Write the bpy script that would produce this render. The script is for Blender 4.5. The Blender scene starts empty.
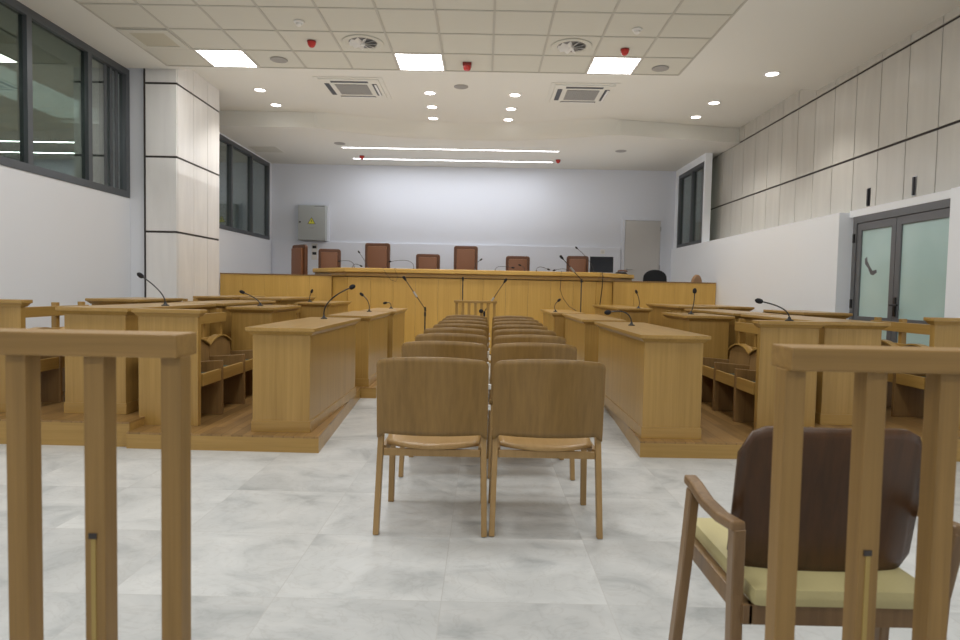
import bpy, bmesh, math, random
from mathutils import Vector, Matrix
random.seed(4)
SC = bpy.context.scene
COL = SC.collection
PI = math.pi

# ------------------------------------------------------------------ materials
def new_mat(name):
    m = bpy.data.materials.new(name); m.use_nodes = True
    nt = m.node_tree; b = nt.nodes['Principled BSDF']
    return m, nt, b

def plain(name, col, rough=.5, metal=0.0, spec=.5, emit=None, es=0.0, bump=0.0, bscale=60, var=0.0):
    m, nt, b = new_mat(name)
    b.inputs['Base Color'].default_value = (*col, 1)
    b.inputs['Roughness'].default_value = rough
    b.inputs['Metallic'].default_value = metal
    b.inputs['Specular IOR Level'].default_value = spec
    if emit:
        b.inputs['Emission Color'].default_value = (*emit, 1)
        b.inputs['Emission Strength'].default_value = es
    if bump or var:
        tc = nt.nodes.new('ShaderNodeTexCoord'); n = nt.nodes.new('ShaderNodeTexNoise')
        n.inputs['Scale'].default_value = bscale; n.inputs['Detail'].default_value = 5
        nt.links.new(tc.outputs['Object'], n.inputs['Vector'])
        if bump:
            bp = nt.nodes.new('ShaderNodeBump'); bp.inputs['Strength'].default_value = bump
            bp.inputs['Distance'].default_value = .004
            nt.links.new(n.outputs['Fac'], bp.inputs['Height']); nt.links.new(bp.outputs['Normal'], b.inputs['Normal'])
        if var:
            mx = nt.nodes.new('ShaderNodeMix'); mx.data_type = 'RGBA'
            mx.inputs['A'].default_value = (*[c * (1 - var) for c in col], 1)
            mx.inputs['B'].default_value = (*[min(1, c * (1 + var)) for c in col], 1)
            nt.links.new(n.outputs['Fac'], mx.inputs['Factor']); nt.links.new(mx.outputs['Result'], b.inputs['Base Color'])
    return m

def wood(name, c1, c2, axis='z', rough=.42, planks=None, contrast=1.0):
    """c1 dark grain, c2 light grain, grain along axis"""
    m, nt, b = new_mat(name); N = nt.nodes.new; L = nt.links.new
    tc = N('ShaderNodeTexCoord'); mp = N('ShaderNodeMapping'); oi = N('ShaderNodeObjectInfo')
    sc = {'x': (1.0, 34, 34), 'y': (34, 1.0, 34), 'z': (34, 34, 1.0)}[axis]
    mp.inputs['Scale'].default_value = sc
    mul = N('ShaderNodeMath'); mul.operation = 'MULTIPLY'; mul.inputs[1].default_value = 37.0
    L(oi.outputs['Random'], mul.inputs[0])
    cb = N('ShaderNodeCombineXYZ')
    for k in 'XYZ': L(mul.outputs[0], cb.inputs[k])
    L(cb.outputs[0], mp.inputs['Location'])
    L(tc.outputs['Object'], mp.inputs['Vector'])
    n = N('ShaderNodeTexNoise'); n.inputs['Scale'].default_value = 1.6; n.inputs['Detail'].default_value = 6
    n.inputs['Roughness'].default_value = .6; n.inputs['Distortion'].default_value = .35
    L(mp.outputs[0], n.inputs['Vector'])
    n2 = N('ShaderNodeTexNoise'); n2.inputs['Scale'].default_value = .22; n2.inputs['Detail'].default_value = 2
    L(mp.outputs[0], n2.inputs['Vector'])
    add = N('ShaderNodeMix'); add.data_type = 'FLOAT'; add.inputs['Factor'].default_value = .45
    L(n.outputs['Fac'], add.inputs['A']); L(n2.outputs['Fac'], add.inputs['B'])
    cr = N('ShaderNodeValToRGB'); cr.color_ramp.elements[0].position = .5 - .2 / contrast; cr.color_ramp.elements[1].position = .5 + .2 / contrast
    cr.color_ramp.elements[0].color = (*c1, 1); cr.color_ramp.elements[1].color = (*c2, 1)
    L(add.outputs['Result'], cr.inputs['Fac'])
    out = cr.outputs['Color']
    if planks:
        br = N('ShaderNodeTexBrick'); br.inputs['Scale'].default_value = 1
        br.inputs['Brick Width'].default_value = planks[0]; br.inputs['Row Height'].default_value = planks[1]
        br.inputs['Mortar Size'].default_value = .0015; br.inputs['Color1'].default_value = (.7, .7, .7, 1)
        br.inputs['Color2'].default_value = (1.05, 1.05, 1.05, 1); br.inputs['Mortar'].default_value = (.25, .2, .15, 1)
        m2 = N('ShaderNodeMapping'); m2.inputs['Rotation'].default_value = (0, 0, PI / 2 if axis == 'y' else 0)
        L(tc.outputs['Object'], m2.inputs['Vector']); L(m2.outputs[0], br.inputs['Vector'])
        mx = N('ShaderNodeMix'); mx.data_type = 'RGBA'; mx.blend_type = 'MULTIPLY'; mx.inputs['Factor'].default_value = 1
        L(out, mx.inputs['A']); L(br.outputs['Color'], mx.inputs['B']); out = mx.outputs['Result']
    L(out, b.inputs['Base Color'])
    b.inputs['Roughness'].default_value = rough
    b.inputs['Specular IOR Level'].default_value = .5
    bp = N('ShaderNodeBump'); bp.inputs['Strength'].default_value = .08; bp.inputs['Distance'].default_value = .002
    L(n.outputs['Fac'], bp.inputs['Height']); L(bp.outputs['Normal'], b.inputs['Normal'])
    return m

def marble():
    m, nt, b = new_mat('marble_floor'); N = nt.nodes.new; L = nt.links.new
    tc = N('ShaderNodeTexCoord')
    mpb = N('ShaderNodeMapping'); mpb.inputs['Location'].default_value = (.13, .15, 0)
    L(tc.outputs['Object'], mpb.inputs['Vector'])
    br = N('ShaderNodeTexBrick'); br.offset = 0; br.inputs['Scale'].default_value = 1
    br.inputs['Brick Width'].default_value = .6; br.inputs['Row Height'].default_value = .6
    br.inputs['Mortar Size'].default_value = .0022; br.inputs['Mortar Smooth'].default_value = .6
    br.inputs['Color1'].default_value = (.0, .0, .0, 1); br.inputs['Color2'].default_value = (1, 1, 1, 1)
    br.inputs['Mortar'].default_value = (.5, .5, .5, 1)
    L(mpb.outputs[0], br.inputs['Vector'])
    # offset the veining per tile
    sc = N('ShaderNodeVectorMath'); sc.operation = 'SCALE'; sc.inputs['Scale'].default_value = 5.0
    L(br.outputs['Color'], sc.inputs[0])
    ad = N('ShaderNodeVectorMath'); ad.operation = 'ADD'
    L(tc.outputs['Object'], ad.inputs[0]); L(sc.outputs[0], ad.inputs[1])
    mp = N('ShaderNodeMapping'); mp.inputs['Scale'].default_value = (1.5, 1.9, 1); mp.inputs['Rotation'].default_value = (0, 0, .6)
    L(ad.outputs[0], mp.inputs['Vector'])
    n = N('ShaderNodeTexNoise'); n.inputs['Scale'].default_value = 1.7; n.inputs['Detail'].default_value = 7
    n.inputs['Roughness'].default_value = .58; n.inputs['Distortion'].default_value = 1.0
    L(mp.outputs[0], n.inputs['Vector'])
    cr = N('ShaderNodeValToRGB'); e = cr.color_ramp.elements
    e[0].position = .28; e[0].color = (.37, .39, .395, 1); e[1].position = .66; e[1].color = (.63, .64, .635, 1)
    k = e.new(.45); k.color = (.53, .545, .545, 1)
    L(n.outputs['Fac'], cr.inputs['Fac'])
    w = N('ShaderNodeTexNoise'); w.inputs['Scale'].default_value = 3.0; w.inputs['Detail'].default_value = 9; w.inputs['Distortion'].default_value = 2.5
    L(mp.outputs[0], w.inputs['Vector'])
    vr = N('ShaderNodeValToRGB'); v = vr.color_ramp.elements
    v[0].position = .47; v[0].color = (1, 1, 1, 1); v[1].position = .53; v[1].color = (1, 1, 1, 1)
    kk = v.new(.5); kk.color = (.90, .89, .88, 1)
    L(w.outputs['Fac'], vr.inputs['Fac'])
    m1 = N('ShaderNodeMix'); m1.data_type = 'RGBA'; m1.blend_type = 'MULTIPLY'; m1.inputs['Factor'].default_value = .8
    L(cr.outputs['Color'], m1.inputs['A']); L(vr.outputs['Color'], m1.inputs['B'])
    # per tile brightness
    tv = N('ShaderNodeMapRange'); tv.inputs['To Min'].default_value = .90; tv.inputs['To Max'].default_value = 1.06
    L(br.outputs['Color'], tv.inputs['Value'])
    m2 = N('ShaderNodeMix'); m2.data_type = 'RGBA'; m2.blend_type = 'MULTIPLY'; m2.inputs['Factor'].default_value = 1
    L(m1.outputs['Result'], m2.inputs['A']); L(tv.outputs['Result'], m2.inputs['B'])
    m3 = N('ShaderNodeMix'); m3.data_type = 'RGBA'; m3.inputs['B'].default_value = (.47, .47, .46, 1)
    L(br.outputs['Fac'], m3.inputs['Factor']); L(m2.outputs['Result'], m3.inputs['A'])
    L(m3.outputs['Result'], b.inputs['Base Color'])
    b.inputs['Roughness'].default_value = .34; b.inputs['Specular IOR Level'].default_value = .38
    return m

def glass(name, refl, tint, tr=.75):
    m = bpy.data.materials.new(name); m.use_nodes = True; nt = m.node_tree
    for n in list(nt.nodes): nt.nodes.remove(n)
    o = nt.nodes.new('ShaderNodeOutputMaterial'); t = nt.nodes.new('ShaderNodeBsdfTransparent'); t.inputs[0].default_value = (*tint, 1)
    g = nt.nodes.new('ShaderNodeBsdfGlossy'); g.inputs['Roughness'].default_value = .01; g.inputs['Color'].default_value = (.92, .96, .95, 1)
    mx = nt.nodes.new('ShaderNodeMixShader'); mx.inputs[0].default_value = refl
    nt.links.new(t.outputs[0], mx.inputs[1]); nt.links.new(g.outputs[0], mx.inputs[2]); nt.links.new(mx.outputs[0], o.inputs[0])
    return m

OAK1, OAK2 = (0.301, 0.176, 0.043), (0.456, 0.279, 0.082)
M = {}
for ax in 'xyz':
    M['oak_' + ax] = wood('oak_' + ax, OAK1, OAK2, ax, rough=.30)
    M['rail_' + ax] = wood('railing_oak_' + ax, (0.181, 0.101, 0.025), (0.344, 0.199, 0.058), ax, rough=.5)
    M['bench_' + ax] = wood('bench_oak_' + ax, (0.513, 0.310, 0.067), (0.646, 0.404, 0.105), ax)
    M['dark_' + ax] = wood('brown_oak_' + ax, (.17, .095, .032), (.29, .17, .062), ax)
M['chair_z'] = wood('chair_plywood', (.165, .091, .021), (.285, .164, .046), 'z', rough=.40)
M['chair_leg'] = wood('chair_beech', (.28, .17, .06), (.40, .25, .10), 'z', rough=.4)
M['chair_seat'] = wood('chair_seat_ply', (.38, .225, .075), (.50, .315, .125), 'y', rough=.3)
M['walnut'] = wood('walnut_plywood', (.040, .018, .006), (.10, .042, .014), 'z', rough=.35)
M['armwood'] = wood('armchair_wood', (.14, .078, .034), (.27, .165, .075), 'z', rough=.35)
M['parquet'] = wood('parquet', (.22, .12, .038), (.42, .25, .09), 'y', rough=.35, planks=(.9, .07))
M['seatpad'] = plain('olive_vinyl', (.50, .44, .22), .5, bump=.1, bscale=200, var=.06)
M['greenpad'] = plain('dark_green_fabric', (.045, .055, .035), .8, bump=.3, bscale=300)
M['floor'] = marble()
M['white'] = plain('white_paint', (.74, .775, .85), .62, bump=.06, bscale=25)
M['white_right_lit'] = plain('white_paint_right_lit', (.90, .94, .99), .6, bump=.06, bscale=25)  # same white paint, lightened to carry the stronger light on the right wall
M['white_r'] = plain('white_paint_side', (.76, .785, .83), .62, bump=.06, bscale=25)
M['gypsum'] = plain('gypsum_ceiling', (.72, .715, .665), .8, bump=.03, bscale=15)
M['tile'] = plain('mineral_tile', (.60, .59, .52), .9, bump=.25, bscale=260, var=.03)
M['tbar'] = plain('tile_grid_bar', (.46, .445, .39), .6)
M['joint'] = plain('dark_joint', (.035, .028, .025), .6)
M['softjoint'] = plain('panel_joint', (.12, .11, .10), .7)
M['frame'] = plain('graphite_frame', (.105, .115, .125), .4, metal=.4)
M['doorframe'] = plain('grey_door_frame', (.16, .165, .175), .42, metal=.3)
M['cladding'] = None
M['black'] = plain('black_plastic', (.012, .012, .014), .35)
M['foam'] = plain('black_foam', (.015, .015, .018), .95, bump=.5, bscale=600)
M['steel'] = plain('brushed_steel', (.45, .45, .46), .3, metal=.9)
M['darksteel'] = plain('dark_metal', (.06, .06, .065), .35, metal=.7)
M['leather'] = plain('brown_leather', (.26, .105, .045), .38, bump=.15, bscale=150, var=.12)
M['leatherd'] = plain('brown_leather_border', (.15, .06, .026), .42, bump=.15, bscale=150, var=.1)
M['tan'] = plain('tan_leather', (.34, .19, .09), .5, bump=.1, bscale=120, var=.1)
M['fabric'] = plain('black_fabric', (.012, .013, .016), .85, bump=.3, bscale=300)
M['led'] = plain('led_panel', (.9, .9, .9), .5, emit=(1, .98, .95), es=14.0)
M['linear'] = plain('led_strip', (.9, .9, .9), .5, emit=(.95, .96, 1), es=9.0)
M['lamp'] = plain('downlight_lamp', (.9, .9, .9), .5, emit=(1, .95, .9), es=9.0)
M['wplastic'] = plain('white_plastic', (.70, .69, .66), .4)
M['wmetal'] = plain('white_lacquered_metal', (.80, .79, .77), .35)
M['beige'] = plain('beige_mesh', (.50, .47, .37), .8, bump=.4, bscale=200)
M['greyp'] = plain('grey_speaker_mesh', (.33, .32, .30), .7, bump=.3, bscale=500)
M['greyd'] = plain('grey_slot', (.20, .195, .19), .6)
M['grillebar'] = plain('grey_grille_plastic', (.40, .39, .37), .5)
M['red'] = plain('red_plastic', (.50, .030, .022), .35)
M['redd'] = plain('dark_red_plastic', (.22, .02, .015), .35)
M['boxgrey'] = plain('grey_enamel', (.40, .42, .41), .4)
M['yellow'] = plain('yellow_sign', (.70, .68, .06), .5)
M['screen'] = plain('monitor_black', (.006, .007, .012), .15)
M['bluesteel'] = plain('blue_grey_metal', (.16, .20, .26), .35, metal=.6)
M['corridor'] = plain('corridor_grey', (.24, .25, .24), .8, var=.15, bscale=1.5)
M['glass'] = glass('window_glass', .33, (.66, .71, .67))
M['white_door'] = plain('white_door_paint', (.60, .59, .575), .5)

def clad_mat(ca, cb):
    m, nt, b = new_mat('pale_wood_cladding'); N = nt.nodes.new; L = nt.links.new
    tc = N('ShaderNodeTexCoord'); mp = N('ShaderNodeMapping'); mp.inputs['Scale'].default_value = (5, 5, .7)
    L(tc.outputs['Object'], mp.inputs['Vector'])
    n = N('ShaderNodeTexNoise'); n.inputs['Scale'].default_value = 1.3; n.inputs['Detail'].default_value = 8; n.inputs['Distortion'].default_value = .6
    L(mp.outputs[0], n.inputs['Vector'])
    cr = N('ShaderNodeValToRGB'); e = cr.color_ramp.elements
    e[0].position = .2; e[0].color = (*ca, 1); e[1].position = .75; e[1].color = (*cb, 1)
    L(n.outputs['Fac'], cr.inputs['Fac']); L(cr.outputs['Color'], b.inputs['Base Color'])
    b.inputs['Roughness'].default_value = .25; b.inputs['Specular IOR Level'].default_value = .5
    return m
M['cladding'] = clad_mat((.53, .515, .475), (.61, .595, .55))
M['column'] = clad_mat((.74, .73, .72), (.86, .85, .83))  # lit copy of the cladding: lighter tone stands in for light on the column

def frosted():
    m, nt, b = new_mat('frosted_green_glass'); N = nt.nodes.new; L = nt.links.new
    tc = N('ShaderNodeTexCoord'); n = N('ShaderNodeTexNoise'); n.inputs['Scale'].default_value = 1.2; n.inputs['Detail'].default_value = 2
    L(tc.outputs['Object'], n.inputs['Vector'])
    cr = N('ShaderNodeValToRGB'); e = cr.color_ramp.elements
    e[0].position = .35; e[0].color = (.45, .63, .61, 1); e[1].position = .65; e[1].color = (.55, .73, .71, 1)
    L(n.outputs['Fac'], cr.inputs['Fac']); L(cr.outputs['Color'], b.inputs['Base Color'])
    b.inputs['Roughness'].default_value = .12; b.inputs['Specular IOR Level'].default_value = .6
    return m
M['frost'] = frosted()

# ------------------------------------------------------------------ mesh helpers
def bx(bm, x0, x1, y0, y1, z0, z1, bev=0.0, mat=None):
    if x0 > x1: x0, x1 = x1, x0
    if y0 > y1: y0, y1 = y1, y0
    r = bmesh.ops.create_cube(bm, size=1, matrix=Matrix.Translation(((x0 + x1) / 2, (y0 + y1) / 2, (z0 + z1) / 2)) @ Matrix.Diagonal((x1 - x0, y1 - y0, z1 - z0, 1)))
    vs = r['verts']
    if bev > 0:
        es = list({e for v in vs for e in v.link_edges})
        r2 = bmesh.ops.bevel(bm, geom=es, offset=bev, segments=2, affect='EDGES', profile=.7)
        vs = r2['verts']
    if mat is not None:
        bmesh.ops.transform(bm, matrix=mat, verts=list(set(vs)))
    return vs

def box(*a, **k):
    bm = bmesh.new(); bx(bm, *a, **k); return bm

def frustum(bm, b0, b1, z0, z1):
    """b=(x0,x1,y0,y1) bottom/top rects"""
    vs = []
    for (x0, x1, y0, y1), z in ((b0, z0), (b1, z1)):
        vs.append([bm.verts.new(p) for p in ((x0, y0, z), (x1, y0, z), (x1, y1, z), (x0, y1, z))])
    a, b = vs
    bm.faces.new(a[::-1]); bm.faces.new(b)
    for i in range(4): bm.faces.new((a[i], a[(i + 1) % 4], b[(i + 1) % 4], b[i]))

def prism(bm, pts, z0, z1):
    """vertical prism over xy polygon (ccw)"""
    a = [bm.verts.new((x, y, z0)) for x, y in pts]; b = [bm.verts.new((x, y, z1)) for x, y in pts]
    n = len(pts)
    bm.faces.new(a[::-1]); bm.faces.new(b)
    for i in range(n): bm.faces.new((a[i], a[(i + 1) % n], b[(i + 1) % n], b[i]))
    bmesh.ops.recalc_face_normals(bm, faces=bm.faces[:])

def extrude_poly(bm, pts, vec):
    """planar 3d polygon extruded by vec"""
    v = Vector(vec)
    a = [bm.verts.new(p) for p in pts]; b = [bm.verts.new(Vector(p) + v) for p in pts]
    n = len(pts)
    fs = [bm.faces.new(a[::-1]), bm.faces.new(b)]
    for i in range(n): fs.append(bm.faces.new((a[i], a[(i + 1) % n], b[(i + 1) % n], b[i])))
    bmesh.ops.recalc_face_normals(bm, faces=fs)

def cyl(bm, x, y, z0, z1, r, r2=None, seg=20, mat=None):
    r2 = r if r2 is None else r2
    T = Matrix.Translation((x, y, (z0 + z1) / 2))
    q = bmesh.ops.create_cone(bm, cap_ends=True, segments=seg, radius1=r, radius2=r2, depth=z1 - z0, matrix=(mat @ T) if mat else T)
    return q['verts']

def lathe(bm, prof, x=0, y=0, seg=28):
    """prof: list of (r,z)"""
    rings = []
    for r, z in prof:
        if r < 1e-6: rings.append([bm.verts.new((x, y, z))])
        else: rings.append([bm.verts.new((x + r * math.cos(2 * PI * k / seg), y + r * math.sin(2 * PI * k / seg), z)) for k in range(seg)])
    for a, b in zip(rings, rings[1:]):
        for k in range(seg):
            k2 = (k + 1) % seg
            if len(a) == 1 and len(b) == 1: continue
            if len(a) == 1: bm.faces.new((a[0], b[k], b[k2]))
            elif len(b) == 1: bm.faces.new((a[k], a[k2], b[0]))
            else: bm.faces.new((a[k], a[k2], b[k2], b[k]))
    bmesh.ops.recalc_face_normals(bm, faces=bm.faces[:])

def tube(bm, pts, r, seg=10, rs=None, sq=None):
    """sweep a ring (or a rectangle sq=(w,h)) along pts"""
    pts = [Vector(p) for p in pts]; n = len(pts); rings = []
    for i, p in enumerate(pts):
        d = (pts[min(i + 1, n - 1)] - pts[max(i - 1, 0)]).normalized()
        up = Vector((0, 0, 1)) if abs(d.z) < .95 else Vector((0, 1, 0))
        u = d.cross(up).normalized(); v = u.cross(d).normalized()
        rr = rs[i] if rs else r
        if sq:
            w, h = sq; ring = [p + u * a * w / 2 + v * b * h / 2 for a, b in ((-1, -1), (1, -1), (1, 1), (-1, 1))]
        else:
            ring = [p + (u * math.cos(2 * PI * k / seg) + v * math.sin(2 * PI * k / seg)) * rr for k in range(seg)]
        rings.append([bm.verts.new(q) for q in ring])
    m = len(rings[0])
    for a, b in zip(rings, rings[1:]):
        for k in range(m): bm.faces.new((a[k], a[(k + 1) % m], b[(k + 1) % m], b[k]))
    bm.faces.new(rings[0][::-1]); bm.faces.new(rings[-1])
    bmesh.ops.recalc_face_normals(bm, faces=bm.faces[:])

def bez(p0, p1, p2, n=10):
    p0, p1, p2 = map(Vector, (p0, p1, p2))
    return [(1 - t) ** 2 * p0 + 2 * t * (1 - t) * p1 + t * t * p2 for t in [i / n for i in range(n + 1)]]

def obj(name, bm, mat, parent=None, smooth=None, bevel=0.0):
    me = bpy.data.meshes.new(name); bm.to_mesh(me); bm.free()
    me.materials.append(mat if not isinstance(mat, str) else M[mat])
    o = bpy.data.objects.new(name, me); COL.objects.link(o)
    if parent is not None: o.parent = parent
    if smooth:
        for p in me.polygons: p.use_smooth = True
        me.set_sharp_from_angle(angle=math.radians(smooth))
    if bevel:
        md = o.modifiers.new('bevel', 'BEVEL'); md.width = bevel; md.segments = 2; md.limit_method = 'ANGLE'; md.angle_limit = math.radians(40)
        md.harden_normals = False
    return o

def tag(o, label, cat, group=None, kind=None):
    o['label'] = label; o['category'] = cat
    if group: o['group'] = group
    if kind: o['kind'] = kind
    return o

def thing(name, label, cat, loc=(0, 0, 0), rz=0.0, group=None):
    o = bpy.data.objects.new(name, None); COL.objects.link(o); o.empty_display_size = .1
    o.location = loc; o.rotation_euler = (0, 0, rz)
    return tag(o, label, cat, group)

def struct(name, bm, mat, label=None, cat=None, parent=None, **k):
    o = obj(name, bm, mat, parent, **k)
    if parent is None:
        o['kind'] = 'structure'
        if label: o['label'] = label; o['category'] = cat
    return o

def dup(root, loc, rz=0.0, label=None, group=None):
    r = root.copy(); COL.objects.link(r); r.location = loc; r.rotation_euler = (0, 0, rz)
    if label: r['label'] = label
    if group: r['group'] = group
    for ch in list(root.children):
        c = ch.copy(); COL.objects.link(c); c.parent = r
        for g in list(ch.children):
            d = g.copy(); COL.objects.link(d); d.parent = c
    return r

# ------------------------------------------------------------------ room shell
XL, XR, XC, YB, YF = -4.75, 4.15, 4.5, 14.3, -3.2
ZN, ZM, ZLO = 3.93, 4.09, 3.83
struct('floor', box(-8.5, 5.2, YF - .2, YB + .3, -.15, 0), 'floor', 'pale grey veined marble tile floor', 'floor')

# back wall, with door opening
DX0, DX1, DZ0, DZ1 = 3.08, 3.93, .55, 2.76
bm = bmesh.new()
bx(bm, -8.5, DX0 - .02, YB, YB + .2, 0, 4.4); bx(bm, DX1 + .02, 5.2, YB, YB + .2, 0, 4.4)
bx(bm, DX0 - .02, DX1 + .02, YB, YB + .2, DZ1 + .02, 4.4); bx(bm, DX0 - .02, DX1 + .02, YB, YB + .2, 0, DZ0)
bx(bm, DX0 - .3, DX1 + .3, YB + .2, YB + .25, 0, 3.2)
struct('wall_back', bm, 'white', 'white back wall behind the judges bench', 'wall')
struct('trim_1', box(-4.7, 3.02, YB - .035, YB, .55, 2.12, bev=.006), 'white', 'low projecting white dado panel on the back wall', 'dado')
struct('wall_front', box(-8.5, 5.2, YF - .2, YF, 0, 4.4), 'white', 'white wall behind the viewpoint', 'wall')

# left wall : low part, strip over the windows, piers
bm = bmesh.new()
bx(bm, XL - .2, XL, YF, 8.6, 0, 2.25); bx(bm, XL - .2, XL, YF, 8.6, 3.93, 4.4)
bx(bm, XL - .2, -4.52, 8.6, 9.9, 0, 4.4); bx(bm, XL - .2, XL, 9.9, YB, 0, 2.13)
bx(bm, XL - .2, XL, 9.9, 10.6, 2.13, 4.4)
bx(bm, XL - .2, XL, 9.9, YB, 3.80, 4.4); bx(bm, XL - .2, XL, 14.15, YB, 2.13, 3.8)
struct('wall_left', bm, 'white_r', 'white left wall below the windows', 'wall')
struct('wall_corridor', box(-8.6, -8.5, YF, YB, 0, 4.4), 'corridor', 'dim corridor wall seen through the left windows', 'wall')

# right wall : low projecting wall with the door recess, pale cladding above
bm = bmesh.new()
bx(bm, XR, 4.7, 7.57, YB, 0, 2.11); bx(bm, XR, 4.7, YF, 5.78, 0, 2.11)
bx(bm, 4.27, 4.7, 5.78, 7.57, 2.05, 2.13)
bx(bm, 4.45, 4.7, YF, 12.95, 2.11, 2.14)
bx(bm, 4.2, 4.33, 12.41, 12.48, 2.11, 3.83); bx(bm, 4.5, 4.7, 12.95, 13.05, 2.11, 4.2)
bx(bm, 4.2, 4.7, 14.1, YB, 2.11, 3.83); bx(bm, 4.2, 4.33, 12.48, 14.1, 3.69, 3.83)
bx(bm, 4.34, 4.7, 5.78, 7.57, 0, 2.05)
struct('wall_right', bm, 'white_right_lit', 'white low right wall with a ledge and a door recess', 'wall')
struct('wall_right', box(4.53, 4.75, YF, 12.95, 2.13, 4.3), 'softjoint', 'backing of the panelled upper right wall', 'wall')

def cladding(bmp, bmj, axis, c, t, splits, zs, hg=.014, vg=.006):
    """panels in a plane; axis 'x' plane at x=c facing via t sign; splits along other axis"""
    for a, b in zip(splits, splits[1:]):
        for z0, z1 in zip(zs, zs[1:]):
            lo, hi = sorted((c, c + t))
            if axis == 'x': bx(bmp, lo, hi, a + vg, b - vg, z0 + hg, z1 - hg, bev=.002)
            else: bx(bmp, a + vg, b - vg, lo, hi, z0 + hg, z1 - hg, bev=.002)
    lo, hi = sorted((c + t * .35, c + t * .9))
    for z in zs[1:-1]:
        if axis == 'x': bx(bmj, lo, hi, splits[0], splits[-1], z - hg, z + hg)
        else: bx(bmj, splits[0], splits[-1], lo, hi, z - hg, z + hg)

ys = [6.495 + .485 * k for k in range(-19, 14)] + [12.9]
ys = [y for y in ys if y > YF][:-1]
ys.append(12.94)
bp, bj = bmesh.new(), bmesh.new()
cladding(bp, bj, 'x', 4.5, .045, ys, [2.14, 2.82, 3.83, 4.16])
struct('wall_right', bp, 'cladding', 'pale wood cladding panels of the upper right wall', 'wall')
struct('trim_2', bj, 'joint', 'dark horizontal joints in the right wall cladding', 'joint')
struct('wall_right', box(4.75, 4.8, YF, YB, 0, 4.4), 'corridor', 'outer right wall', 'wall')

# cladding column at left
bp, bj = bmesh.new(), bmesh.new()
cladding(bp, bj, 'x', -4.1, -.03, [8.58, 9.05, 9.5, 9.92], [0, .81, 1.81, 2.80, 3.76, 4.12])
cladding(bp, bj, 'y', 8.55, .03, [-4.52, -4.1], [0, .81, 1.81, 2.80, 3.76, 4.12])
struct('wall_column', bp, 'column', 'pale wood clad column by the left wall', 'column')
struct('trim_3', bj, 'joint', 'dark horizontal joints on the clad column', 'joint')
bm = bmesh.new(); bx(bm, -4.52, -4.128, 8.578, 9.9, 0, 4.2); struct('wall_column', bm, 'softjoint', 'core of the clad column', 'column')
bm = bmesh.new(); bx(bm, -4.535, -4.52, 8.54, 8.56, 0, 4.1); struct('trim_4', bm, 'joint', 'thin dark edge strip on the left of the column', 'trim')

# ceilings
TX0, TX1, TY1 = -4.14, 2.45, 8.385
NC = 11; TW = (TX1 - TX0) / NC; NR = 19
TY0 = TY1 - TW * NR
bm = bmesh.new()
bx(bm, -8.5, TX0, YF, 8.5, ZN, 4.35); prism(bm, [(TX1, YF), (4.9, YF), (4.9, 8.98), (TX1, 8.5)], ZN, 4.35)
bx(bm, TX0, TX1, TY1, 8.5, ZN, 4.35); bx(bm, TX0, TX1, YF, TY0, ZN, 4.35); bx(bm, TX0, TX1, TY0, TY1, ZN + .06, 4.35)
struct('ceiling', bm, 'gypsum', 'plain plaster border of the ceiling', 'ceiling')
bm = box(-8.5, TX1, 8.5, YB + .2, ZM, 4.35); prism(bm, [(TX1, 8.5), (4.9, 8.98), (4.9, YB + .2), (TX1, YB + .2)], ZM, 4.35)
struct('ceiling', bm, 'gypsum', 'raised middle part of the plaster ceiling', 'ceiling')
curve = [(-2.95, 11.05), (-2.75, 11.12), (-2.4, 11.32), (-1.9, 11.52), (-1.3, 11.68), (-.6, 11.76), (.1, 11.74), (.7, 11.66), (1.25, 11.5), (1.7, 11.32), (2.05, 11.18), (2.3, 11.14)]
bm = bmesh.new()
pts = [(-8.5, 11.05)] + curve + [(4.9, 11.65), (4.9, YB + .2), (-8.5, YB + .2)]
prism(bm, pts, ZLO, ZM - .002)
# soft sloping edge in the middle of the curve
prof = [(k / 8, (1 - math.cos(PI * k / 8)) / 2) for k in range(9)]
G = []
for i, (x, y) in enumerate(curve):
    a = math.sin(PI * i / (len(curve) - 1)); a = min(1, a * 1.6) * .26 + .004
    G.append([bm.verts.new((x, y + .02 - a * u, ZLO + .001 + (ZM - ZLO - .002) * w)) for u, w in prof])
for i in range(len(G) - 1):
    for j in range(8): bm.faces.new((G[i][j], G[i + 1][j], G[i + 1][j + 1], G[i][j + 1])).smooth = True
struct('ceiling', bm, 'gypsum', 'lowered plaster ceiling over the bench with a curved edge', 'ceiling')
bt, bb = bmesh.new(), bmesh.new()
LEDCELLS = {(1, 0), (5, 0), (9, 0)}   # (column from left, row from far edge)
for c in range(NC):
    for r in range(NR):
        if (c, r) in LEDCELLS: continue
        x0 = TX0 + c * TW; y1 = TY1 - r * TW
        bx(bt, x0 + .011, x0 + TW - .011, y1 - TW + .011, y1 - .011, ZN + .004, ZN + .05)
for c in range(NC + 1): bx(bb, TX0 + c * TW - .012, TX0 + c * TW + .012, TY0, TY1, ZN - .002, ZN + .02)
for r in range(NR + 1): bx(bb, TX0, TX1, TY1 - r * TW - .012, TY1 - r * TW + .012, ZN - .0025, ZN + .0195)
struct('ceiling', bt, 'tile', 'suspended mineral tile ceiling field', 'ceiling')
struct('trim_5', bb, 'tbar', 'metal grid bars between the ceiling tiles', 'ceiling grid')

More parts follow.
